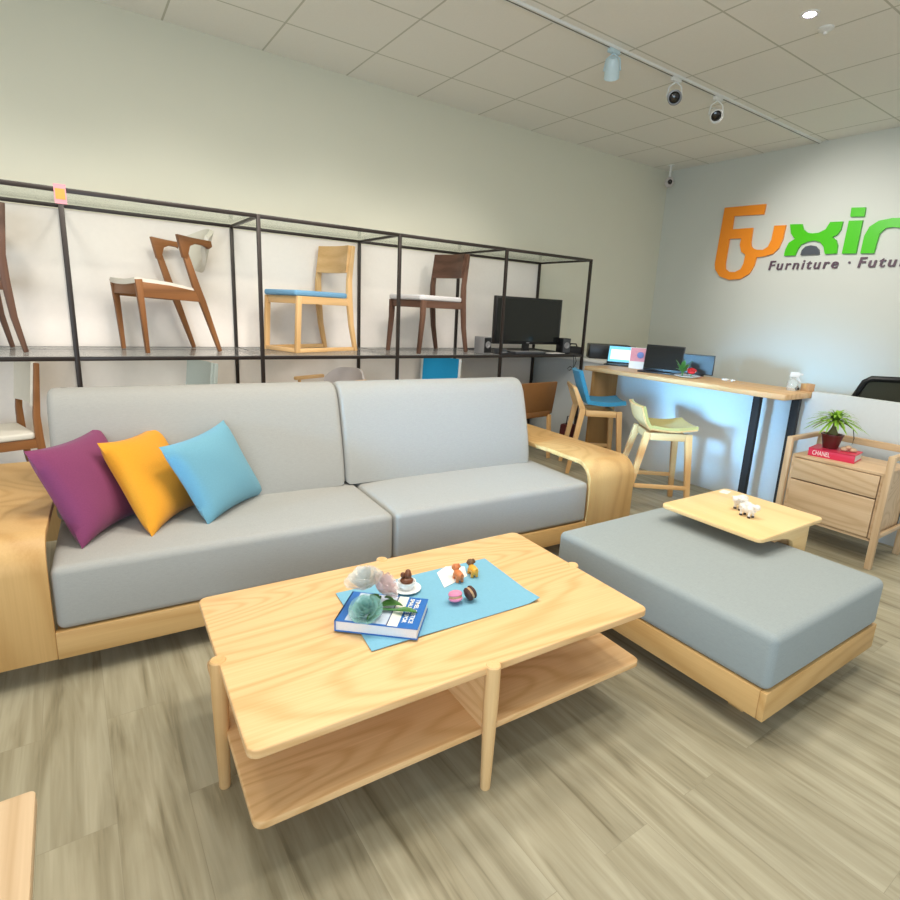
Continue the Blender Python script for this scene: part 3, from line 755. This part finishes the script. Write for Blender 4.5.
# macarons
def macaron(label, x, y, mat, rot, z):
    mc = tthing('macaron', label, 'macaron', x, y, z, 0, 'macarons on the blue runner')
    mm = Matrix.Rotation(rot[0], 4, 'X') @ Matrix.Rotation(rot[1], 4, 'Y')
    for s in (1, -1):
        m = MB().lathe([(.0, .019*s), (.012, .018*s), (.021, .014*s), (.0245, .008*s), (.0235, .0045*s), (0, .0045*s)], mat=mm)
        m.build('shell', mat, mc)
    MB().lathe([(0, -.0045), (.021, -.0045), (.0225, 0), (.021, .0045), (0, .0045)], mat=mm).build('filling', 'cream2', mc)
macaron('pink macaron lying on the blue runner', -.034, -.352, 'macpink', (rad(-14), 0), ZR+.0235)
macaron('dark brown macaron tilted against the pink one', .020, -.362, 'macbrown', (0, rad(68)), ZR+.0265)
def puppy(name, label, x, y, r, body, head, feet, loc_fn=None, sc_=1., group=None):
    t = tthing(name, label, 'figurine', x, y, ZR+.001, r, group) if loc_fn is None else thing(name, label, 'figurine', loc_fn, r, group)
    k = sc_
    MB().ell((0, 0, .022*k), (.026*k, .015*k, .014*k)).ell((-.018*k, 0, .022*k), (.013*k, .014*k, .014*k)).build('body', body, t)
    hd = MB().ell((.026*k, 0, .036*k), (.014*k, .0135*k, .013*k)).ell((.037*k, 0, .032*k), (.008*k, .008*k, .007*k)).build('head', head, t)
    for s in (-1, 1):
        MB().ell((.022*k, s*.011*k, .043*k), (.006*k, .005*k, .010*k), (s*.5, 0, 0)).build('ear', head, hd)
        for q in (-.017, .015):
            MB().bar((q*k, s*.009*k, .0), (q*k, s*.008*k, .018*k), .0055*k, .006*k, 10).build('leg', feet, t)
    MB().tube([(-.028*k, 0, .028*k), (-.036*k, 0, .034*k), (-.038*k, 0, .042*k)], .003*k, 8).build('tail', body, t)
    return t
puppy('toy_puppy', 'small orange toy puppy on the runner, left of the yellow one', .060, -.218, rad(80), 'toyorange', 'toyorange', 'toyorange', sc_=1.05, group='toy puppies on the coffee table')
puppy('toy_puppy', 'small yellow toy puppy with brown head on the runner', .132, -.208, rad(78), 'toyyellow', 'toybrown', 'toyyellow', sc_=1.05, group='toy puppies on the coffee table')

# ------------------------------------------------------------------ ottoman
O = thing('ottoman', 'large grey blue upholstered ottoman on a wooden base', 'ottoman', (0, -3.5, 0), -.013)
ox0, ox1, oy0, oy1 = .766, 1.646, -1.042, -.01
cushion(ox0, ox1, oy0, oy1, .203, .412, .03, .006).build('cushion', 'greyo', O)
m = MB()
m.box(ox0-.002, ox1+.002, oy0-.002, oy0+.022, .096, .205, .003); m.build('front_rail', 'sofa_x', O)
MB().box(ox0-.002, ox1+.002, oy1-.022, oy1+.002, .096, .205, .003).build('rear_rail', 'sofa_x', O)
MB().box(ox0-.002, ox0+.022, oy0+.022, oy1-.022, .096, .205, .003).build('side_rail', 'sofa_y', O)
MB().box(ox1-.022, ox1+.002, oy0+.022, oy1-.022, .096, .205, .003).build('side_rail', 'sofa_y', O)
MB().box(ox0+.02, ox1-.02, oy0+.02, oy1-.02, .15, .2).build('platform', 'sofa_x', O)
for x in (ox0+.15, ox1-.15):
    for y in (oy0+.15, oy1-.15):
        MB().prism([(x-.045, .15), (x+.045, .15), (x+.03, .0), (x-.03, .0)], 'y', y-.03, y+.03, .004).build('leg', 'sofa_z', O)
ZO = .4185
TR = thing('tray_table', 'wooden slide over tray table on the far end of the ottoman', 'tray table', in_frame((0, -3.5, 0), -.013, (1.6, -.41, ZO)), -.013)
MB().prism(rrect(-.28, .30, -.262, .255, .03), 'z', .068, .090, .006, 3).build('tabletop', 'tray_y', TR)
for s, y0 in ((1, -.25), (2, .225)):
    prof = [(-.25, .069), (-.25, .062), (-.15, .055), (-.06, .044), (.0, .031), (.04, .014), (.056, -.01), (.06, -.10), (.19, -.10), (.19, .069)]
    MB().prism(prof, 'y', y0, y0+.022, .003).build('side_bracket', 'tray_x', TR)
MB().box(.072, .094, -.228, .225, -.10, .069).build('inner_support', 'ash_y', TR)
MB().box(-.02, .04, -.20, .20, .0, .0685).build('rest_block', 'ash_y', TR)
ZTR = ZO+.0905
def on_tray(x, y): return in_frame((0, -3.5, 0), -.013, (x, y, ZTR))
def sheep(label, x, y, r):
    t = thing('toy_sheep', label, 'figurine', on_tray(x, y), r, 'white toy animals on the tray table')
    m = MB().ell((0, 0, .042), (.04, .026, .026))
    for i in range(26):
        a = random.uniform(0, 2*PI); b = random.uniform(-.5, 1.4)
        m.ell((.036*math.cos(a)*math.cos(b), .024*math.sin(a)*math.cos(b), .042+.024*math.sin(b)), (.009, .009, .009), n=8)
    m.build('body', 'toywhite', t)
    hd = MB().ell((.046, 0, .058), (.017, .014, .016)).build('head', 'toywhite', t)
    for s in (-1, 1):
        MB().ell((.042, s*.017, .063), (.005, .010, .005)).build('ear', 'toywhite', hd)
        for q in (-.022, .022):
            lg = MB().bar((q, s*.014, .008), (q, s*.013, .035), .006, .007, 10).build('leg', 'toywhite', t)
            MB().bar((q, s*.014, .0), (q, s*.014, .009), .0075, .0065, 10).build('hoof', 'toydark', lg)
    return t
sheep('white toy sheep nearer the corner of the tray table', 1.55, -.475, rad(-100))
sheep('white toy sheep behind the other one, mid tray table', 1.625, -.40, rad(170))
t = MB().box(-.035, .035, -.022, .022, 0, .001).build('price_card', 'paper'); t.location = on_tray(1.82, -.20); t.rotation_euler = (0, 0, .2)
tag(t, 'small white card lying at the far corner of the tray table', 'card')

# ------------------------------------------------------------------ side table, bottom left
t = thing('side_table', 'pale wooden table corner at the bottom left of the picture', 'table', (-1.62, -4.5, 0))
MB().prism(rrect(-.44, .425, -.45, .47, .012), 'z', .388, .42, .003).build('tabletop', 'pale_y', t)
for x in (-.38, .365):
    for y in (-.39, .41):
        MB().box(x-.02, x+.02, y-.02, y+.02, 0, .388, .003).build('leg', 'pale_z', t)

# ------------------------------------------------------------------ bar counter and partition
t = thing('bar_counter', 'long light wooden bar counter with black steel legs', 'bar counter', (3.23, -2.45, 0))
MB().box(-.25, .29, -.957, .92, .905, .945, .003).build('countertop', 'bar_y', t)
MB().box(-.215, .13, .82, .85, 0, .905, .002).build('end_panel', 'barend', t)
for x, y in ((-.2, -.73), (-.2, -.90)):
    pass
for x0, y0 in ((-.10, -.70), (.055, -.905)):
    MB().box(x0-.02, x0+.02, y0-.027, y0+.027, 0, .905, .002).build('leg', 'blackmatte', t)
MB().box(-.03, .01, -.87, -.735, .885, .904).build('leg_bracket', 'blackmatte', t)
pt = MB().prism([(-1.62, 0), (-5.6, 0), (-5.6, .955), (-3.412, .955), (-3.412, .903), (-1.62, .903)], 'x', 3.373, 3.43, .002).build('partition_wall', 'partition')
tag(pt, 'low white partition panel behind the bar counter and cabinet', 'partition')
# reception furniture behind
t = thing('reception_desk', 'white reception desk behind the bar, next to the rack end', 'desk', (4.0, -.7, 0))
MB().box(-.38, .5, -.5, .6, 0, .92, .004).build('body', 'partition', t)
MB().box(-.4, .52, -.52, .62, .92, .95, .003).build('top', 'white', t)
t = thing('printer', 'black box shaped printer with a white mark behind the rack post', 'printer', (4.0, -.95, .9505), rad(-40))
MB().box(-.25, .2, -.13, .13, 0, .16, .008).build('case', 'blackplastic', t)
MB().box(.07, .11, -.1325, -.129, .05, .12, .001).build('white_mark', 'silver', t)
t = thing('black_bag', 'black lumpy bag on the white desk right of the rack', 'bag', (3.74, -.62, .9505), rad(-30))
MB().box(-.1, .1, -.1, .12, 0, .11, .03, 4).build('body', 'blackmatte', t)
MB().tube([(-.05, 0, .1), (-.03, 0, .14), (.03, 0, .14), (.05, 0, .1)], .008, 8).build('handle', 'blackmatte', t)

def laptop(label, loc, rz, w_, h_, d_, lean, lid, scr=None, name='laptop', scr2=None):
    t = thing(name, label, 'laptop', loc, rz)
    MB().box(-w_/2, w_/2, -d_, 0, 0, .014, .003).build('keyboard_base', lid, t)
    mm = Matrix.Translation((0, 0, .010)) @ Matrix.Rotation(-lean, 4, 'X')
    ld = MB().box(-w_/2, w_/2, -.004, .006, 0, h_, .002, mat=mm).build('lid', lid, t)
    if scr:
        MB().box(-w_/2+.008, w_/2-.008, -.0055, -.0035, .02, h_-.008, mat=mm).build('screen', scr, ld)
        if scr2: MB().box(-w_/2+.03, w_/2-.02, -.0065, -.005, .045, h_-.04, mat=mm).build('window', scr2, ld)
    return t
BZ = .9455
laptop('blue framed laptop with a bright white screen on the counter end', (3.485, -1.53, BZ), rad(-62), .265, .185, .13, rad(14), 'blackplastic', 'lcdblue', scr2='lcdwhite')
laptop('large open black laptop in the middle of the bar counter', (3.32, -2.15, BZ), rad(-71), .345, .235, .15, rad(10), 'blackplastic', 'screen')
t = thing('brochure_stand', 'pink printed brochure holder left of the large black laptop', 'brochure holder', (3.36, -1.85, BZ), rad(-60))
mm = Matrix.Rotation(-.16, 4, 'X')
MB().box(-.085, .085, 0, .004, 0, .20, mat=mm).build('board', 'paper', t)
MB().box(-.08, .08, -.001, 0, .07, .195, mat=mm).build('pink_print', 'pinkprint', t)
MB().ell((.015, -.001, .13), (.032, .002, .03)).build('blue_print', 'blueprint', t)
MB().box(-.085, .085, .0, .05, 0, .003).build('foot', 'paper', t)
t = thing('monitor', 'small black monitor behind the red flower on the counter', 'monitor', (3.455, -2.40, BZ), rad(-66))
hs_ = MB().box(-.145, .145, -.008, .012, .012, .185, .004).build('housing', 'blackplastic', t)
MB().box(-.137, .137, -.0095, -.0075, .022, .177).build('screen', 'blackplastic', hs_)
MB().prism(rrect(-.07, .07, -.03, .045, .02), 'z', 0, .013).build('foot', 'blackplastic', t)
# plate with flower
t = thing('small_plate', 'white plate under the red flower on the bar counter', 'plate', (3.235, -2.47, BZ))
MB().lathe([(0, 0), (.06, 0), (.105, .012), (.108, .016), (.06, .006), (0, .005)]).build('dish', 'ceramic', t)
t = thing('flower_arrangement', 'small red flower with green leaves on the white plate', 'flowers', (3.235, -2.47, BZ+.0065))
m = MB()
for i in range(34):
    a = i*2.4; r_ = .034*math.sqrt(i/34)
    m.ell((.02+r_*math.cos(a), -.02+r_*math.sin(a), .062-9*r_*r_+.006*random.random()), (.013, .011, .005), (random.uniform(-.9, .9), random.uniform(-.9, .9), a), n=10)
m.ell((.02, -.02, .042), (.032, .032, .020))
m.build('petals', 'redflower', t)
m = MB()
for i in range(12):
    a = i*2*PI/12; leafblade(m, (-.03, .03, .03), (-.03+.065*math.cos(a), .03+.065*math.sin(a), .10+.04*math.sin(i*2.1)), .018, .01)
m.bar((-.03, .03, .0), (-.03, .03, .05), .006).bar((.02, -.02, 0), (.02, -.02, .03), .005)
m.build('leaves', 'leaf', t)
MB().ell((.045, -.035, .045), (.012, .012, .012)).build('white_bud', 'ceramic', t)
tag(MB().box(-.06, .06, -.03, .03, 0, .002, mat=Matrix.Rotation(.3, 4, 'Z')).build('red_card', 'red', loc=(3.32, -2.50, BZ)), 'flat red card on the counter right of the plate', 'card')
tag(MB().ell((0, 0, .008), (.04, .025, .010)).ell((.03, -.045, .007), (.022, .022, .008)).build('cotton_pad', 'paper', loc=(3.40, -2.72, BZ-.001)), 'small crumpled white tissue on the counter behind the flower', 'tissue')
# spray bottle and card box at the bar end
t = thing('spray_bottle', 'white spray bottle at the right end of the bar counter', 'spray bottle', (3.36, -3.27, BZ), rad(-50))
MB().lathe([(0, 0), (.036, 0), (.038, .008), (.038, .06), (.03, .078), (.014, .088), (.014, .10), (0, .10)]).build('bottle', 'clearglass', t)
MB().box(-.03, .035, -.014, .014, .10, .135, .006).bar((.03, 0, .12), (.058, 0, .118), .008).build('spray_head', 'whiteplastic', t)
MB().beam((.02, 0, .105), (.05, 0, .06), .012, .012).build('trigger', 'whiteplastic', t)
t = thing('card_box', 'small brown cardboard box beside the spray bottle', 'box', (3.44, -3.345, BZ), rad(-20))
MB().box(-.03, .03, -.035, .035, 0, .055, .002).build('carton', 'kraft', t)
MB().box(-.0305, .0305, -.012, .012, .02, .0555).build('tape', 'sofa_x', t)
tag(MB().ell((0, 0, .012), (.016, .016, .013)).bar((0, 0, .02), (0, 0, .035), .006).build('black_stopper', 'blackplastic', loc=(3.40, -3.29, BZ)), 'tiny black knob between spray bottle and cardboard box', 'knob')

# office chair behind the partition
t = thing('office_chair', 'black mesh office chair behind the white partition', 'office chair', (4.68, -3.46, -.0), rad(-62))
MB().prism(rrect(-.26, .26, -.25, .25, .07), 'z', .44, .52, .02, 3).build('seat', 'blackmatte', t)
def fr(u, v):
    return Vector(((u-.5)*2*(.37-.17*v), -.23-.06*v+.02*(2*u-1)**2, .60+.425*v))
MB().grid(fr, 10, 8, .008).build('mesh_back', 'mesh', t)
pts = [fr(0, 0), fr(0, .5), fr(-.02, .93), fr(.05, 1), fr(.5, 1.02), fr(.95, 1), fr(1.02, .93), fr(1, .5), fr(1, 0), fr(.5, -.02), fr(0, 0)]
MB().tube(pts, .024, 10).build('back_frame', 'blackplastic', t)
MB().bar((0, 0, .12), (0, 0, .44), .03).tube([(0, -.1, .45), (0, -.22, .48), (0, -.25, .62)], .022, 8).build('column', 'blackplastic', t)
for k in range(5):
    a = 2*PI*k/5
    MB().beam((.03*math.cos(a), .03*math.sin(a), .12), (.3*math.cos(a), .3*math.sin(a), .07), .05, .03, .03, .02, up=(0, 0, 1)).build('base_spoke', 'blackplastic', t)
    MB().ell((.3*math.cos(a), .3*math.sin(a), .03), (.03, .03, .03), n=12).build('caster', 'blackplastic', t)

# ------------------------------------------------------------------ bar stools and chair behind the sofa
def stool(label, loc, deg, hb, pad, hs=.64):
    t = thing('bar_stool', label, 'bar stool', loc, rad(deg), 'wooden bar stools at the counter')
    W = .19
    def prof(v):
        # from the back top down and forward to the front lip
        if v < .35:
            k = v/.35; return (-.18-(.085 if hb > .2 else .035)*(1-k), hs+hb*(1-k)+.055*k*0+.045*k)
        if v < .5:
            k = (v-.35)/.15; return (-.18+.07*k, hs+.045*(1-k)**2)
        k = (v-.5)/.5; return (-.11+.32*k, hs-.012*math.sin(PI*k)+.012*k*k)
    def sh(o):
        def f(u, v):
            x, z = prof(v); a = 2*u-1
            return Vector((x-o*(.9 if v < .42 else .1)+.03*a*a*(1 if v < .35 else max(0, 1-(v-.35)*6)), a*W*(1-.12*(1-min(1, v/.35)) if hb > .2 else 1), z-o*(.1 if v < .42 else .95)+.012*a*a*(v > .45)))
        return f
    tall = hb > .2
    if tall: MB().grid(sh(0.0), 12, 30, .036).build('seat_shell', pad, t)
    else:
        o_ = MB().grid(sh(.022), 12, 30, .012).build('seat_shell', 'light_x', t)
        MB().grid(sh(0.0), 12, 30, .02).build('seat_pad', pad, o_)
    for s in (-1, 1):
        MB().beam((.205, s*.20, 0), (.16, s*.15, hs-.045), .034, .034, .05, .04).build('leg', 'light_z', t)
        if tall:
            MB().beam((-.27, s*.215, 0), (-.175, s*.185, hs-.03), .034, .034, .052, .03).beam((-.175, s*.185, hs-.04), (-.262, s*.175, hs+.16), .052, .03, .03, .03).build('leg', 'light_z', t)
        else:
            MB().beam((-.275, s*.215, 0), (-.14, s*.15, hs-.045), .034, .034, .05, .04).build('leg', 'light_z', t)
    if tall: MB().box(-.278, -.253, -.175, .175, hs+.14, hs+.17, .006).build('back_rail', 'light_y', t)
    for q in (-.1515, .1515): MB().box(-.14, .135, q-.0165, q+.0165, hs-.10, hs-.045, .003).build('side_rail', 'light_x', t)
    for q in (-.128, .118): MB().box(q-.017, q+.017, -.135, .135, hs-.10, hs-.045, .003).build('cross_rail', 'light_y', t)
    k = .19/(hs-.045)
    xx = .225-.06*k; yy = .208-.058*k
    for q in (-yy, yy): MB().box(-xx, xx, q-.012, q+.012, .175, .205, .003).build('foot_rail', 'light_x', t)
    return t
stool('blue upholstered bar stool with high back at the counter end', (2.92, -1.80, 0), -36, .30, 'stoolblue', .628)
stool('bar stool with olive green seat and low wooden back', (2.605, -2.72, 0), -38, .15, 'stoolgreen')

t = root_chair('brown leather backed chair between the sofa and the blue bar stool', (2.54, -1.12, 0), 96)
for s in (-1, 1):
    MB().poly_beam([(.2, 0), (.19, .44)], [.028, .036], s*.23-.018, s*.23+.018).build('leg', 'light_z', t)
    MB().poly_beam([(-.24, 0), (-.2, .44)], [.028, .036], s*.23-.018, s*.23+.018).build('leg', 'light_z', t)
MB().box(-.2, .2, -.25, .25, .42, .48, .012).build('seat', 'leather', t)
MB().prism([(-.19, .44), (-.15, .44), (-.2, .77), (-.235, .77)], 'y', -.29, .29, .012).build('backrest', 'leather', t)
t = thing('shopping_bag', 'dark red bag on the floor behind the blue stool legs', 'bag', (3.02, -1.36, 0))
MB().prism([(-.1, 0), (.1, 0), (.07, .34), (-.07, .34)], 'y', -.06, .06, .02).build('body', 'bag', t)
MB().tube([(-.04, 0, .33), (-.03, 0, .42), (.03, 0, .42), (.04, 0, .33)], .006, 8).build('handle', 'blackmatte', t)

# ------------------------------------------------------------------ drawer cabinet, right
t = thing('drawer_cabinet', 'pale wooden two drawer cabinet in an open frame by the partition', 'cabinet', (3.03, -3.845, 0))
fx0, fx1, fy0, fy1 = -.235, .215, -.305, .265
for y in (fy0, fy1):
    for x in (fx0, fx1):
        MB().box(x-.016, x+.016, y-.018, y+.018, 0, .705, .004).build('leg', 'pale_z', t)
    MB().box(fx0+.016, fx1-.016, y-.016, y+.016, .675, .705, .004).build('top_side_rail', 'pale_x', t)
    MB().box(fx0+.016, fx1-.016, y-.010, y+.010, .19, .215, .003).build('low_side_rail', 'pale_x', t)
MB().box(fx1-.012, fx1+.012, fy0+.018, fy1-.018, .66, .705, .004).build('back_rail', 'pale_y', t)
by0, by1 = fy0+.022, fy1-.022
MB().box(-.22, .195, by0, by1, .575, .592, .002).box(-.22, .195, by0, by0+.018, .175, .576).box(-.22, .195, by1-.018, by1, .175, .576).box(-.22, .195, by0, by1, .165, .182).box(.18, .195, by0, by1, .17, .58).build('body', 'pale_y', t)
MB().box(-.232, -.205, by0+.021, by1-.021, .435, .571, .003).build('drawer', 'pale_y', t)
MB().box(-.232, -.205, by0+.021, by1-.021, .187, .427, .003).build('drawer', 'pale_y', t)
CZ = .5925
rb = thing('book', 'thick red book with white spine lettering on the drawer cabinet', 'book', (2.975, -3.785, CZ), rad(8))
MB().box(-.085, .09, -.125, .125, .005, .047).build('pages', 'pagesides', rb)
MB().box(-.095, .095, -.13, .13, 0, .005).box(-.095, .095, -.13, .13, .047, .052).box(-.095, -.088, -.13, .13, 0, .052, .002).build('cover', 'red', rb)
text('spine_title', 'CHANEL', .042, .0004, 'paper', rb, Matrix.Translation((-.0955, .105, .011)) @ RW, width=.10)
pl = thing('potted_plant', 'small palm like plant in a dark red pot on the red book', 'potted plant', (2.985, -3.745, CZ+.0525))
MB().lathe([(0, 0), (.042, 0), (.062, .085), (.066, .088), (.066, .095), (.056, .095), (.052, .08), (0, .08)]).build('pot', 'pot', pl)
MB().lathe([(0, .078), (.05, .078), (.05, .082), (0, .088)]).build('soil', 'soil', pl)
MB().lathe([(.024, .08), (.03, .10), (.018, .125), (.010, .15), (.010, .18), (0, .18)]).build('trunk', 'stem', pl)
m = MB()
for i in range(80):
    a = i*2.399; el = rad(75-66*(i/79)**.8+random.uniform(-8, 8)); L = random.uniform(.13, .19)
    p0 = Vector((0, 0, .175+.015*random.random())); d = Vector((math.cos(a)*math.cos(el), math.sin(a)*math.cos(el), math.sin(el)))
    sd = Vector((-math.sin(a), math.cos(a), 0))
    def f(u, v, p0=p0, d=d, sd=sd, L=L):
        c = p0+d*(L*u)+Vector((0, 0, -1))*(.085*u*u*(L/.14))+Vector((d.x, d.y, 0))*(.03*u*u)
        return c+sd*((v-.5)*.02*(1-u)**.5*(.5+u*.8+.2))
    m.grid(f, 8, 2)
m.build('leaves', 'leafbright', pl)
MB().tube([(0, 0, .16), (.0, -.06, .175), (0, -.11, .15), (0, -.125, .09), (0, -.12, .05)], .0035, 6, .002).build('drooping_leaf', 'blackmatte', pl)
t = MB().ell((0, 0, .014), (.03, .022, .016)).ell((.02, -.04, .013), (.026, .024, .014), (0, 0, .5)).ell((.0, -.02, .028), (.018, .02, .013)).build('stone_ornament', 'stone', loc=(2.985, -3.83, CZ+.0515))
tag(t, 'beige stone ornament on the red book beside the pot', 'ornament')

# ------------------------------------------------------------------ camera
cam = bpy.data.cameras.new('camera'); co = bpy.data.objects.new('camera', cam); COL.objects.link(co); sc.camera = co
C = Vector((-1.0573, -5.2725, 1.408)); yaw, pit, rol, fpx, ppx, ppy = 0.6197, 0.2289, 0.0511, 557.2845, 14.8706, -9.8108
fw = Vector((math.sin(yaw)*math.cos(pit), math.cos(yaw)*math.cos(pit), -math.sin(pit)))
r_ = Vector((math.cos(yaw), -math.sin(yaw), 0)); u_ = r_.cross(fw)
r2 = r_*math.cos(rol)+u_*math.sin(rol); u2 = -r_*math.sin(rol)+u_*math.cos(rol)
mw = Matrix((( r2.x, u2.x, -fw.x, C.x), (r2.y, u2.y, -fw.y, C.y), (r2.z, u2.z, -fw.z, C.z), (0, 0, 0, 1)))
co.matrix_world = mw
cam.sensor_width = 36; cam.lens = 36*fpx/900; cam.shift_x = -ppx/900; cam.shift_y = ppy/900
cam.clip_start = .05

# ------------------------------------------------------------------ light
def area(name, loc, sx, sy, power, rgb, target=None):
    l = bpy.data.lights.new(name, 'AREA'); l.shape = 'RECTANGLE'; l.size = sx; l.size_y = sy; l.energy = power; l.color = rgb
    o = bpy.data.objects.new(name, l); COL.objects.link(o); o.location = loc
    if target: o.rotation_euler = (Vector(target)-Vector(loc)).to_track_quat('-Z', 'Y').to_euler()
    return o
def spot(name, loc, target, power, ang, rgb, blend=.8, r=.05):
    l = bpy.data.lights.new(name, 'SPOT'); l.energy = power; l.spot_size = rad(ang); l.spot_blend = blend; l.color = rgb; l.shadow_soft_size = r
    o = bpy.data.objects.new(name, l); COL.objects.link(o); o.location = loc
    o.rotation_euler = (Vector(target)-Vector(loc)).to_track_quat('-Z', 'Y').to_euler()
    return o
WARM = (1, .94, .84); COOL = (.72, .86, 1.0)
for x, y, p in ((-.9, -2.9, 12), (.3, -3.1, 12), (-.2, -3.9, 17), (1.35, -3.9, 15), (.6, -4.8, 8), (2.1, -4.9, 8), (3.4, -4.4, 12), (-1.6, -4.2, 7)):
    area('ceiling_panel_light', (x, y, H-.03), .35, .35, p, WARM)
area('window_daylight', (-3.2, -7.6, 1.3), 4, 2.2, 90, (.62, .82, 1.0), (3.4, -2.6, .5))
o_ = area('door_daylight', (-4.1, -3.75, 1.5), .8, .7, 5.5, (.26, .62, 1.0), (3.4, -2.55, .6)); o_.data.spread = rad(15)
spot('sign_wash', (3.6, -2.3, H-.1), (XR, -2.3, 1.95), 115, 70, (1, .98, .94), 1, .15)
for x in (-1.6, -.3, 1.0, 2.2):
    spot('rack_wash', (x, -2.5, H-.1), (x, -.15, 1.1), 84, 64, (1, .93, .86), .9, .22)
wd = bpy.data.worlds.new('world'); sc.world = wd; wd.use_nodes = True
wd.node_tree.nodes['Background'].inputs[0].default_value = (1, .98, .93, 1); wd.node_tree.nodes['Background'].inputs[1].default_value = .3

vs = sc.view_settings
vs.view_transform = 'Standard'; vs.look = 'None'; vs.gamma = 1; vs.use_curve_mapping = False; vs.exposure = .74
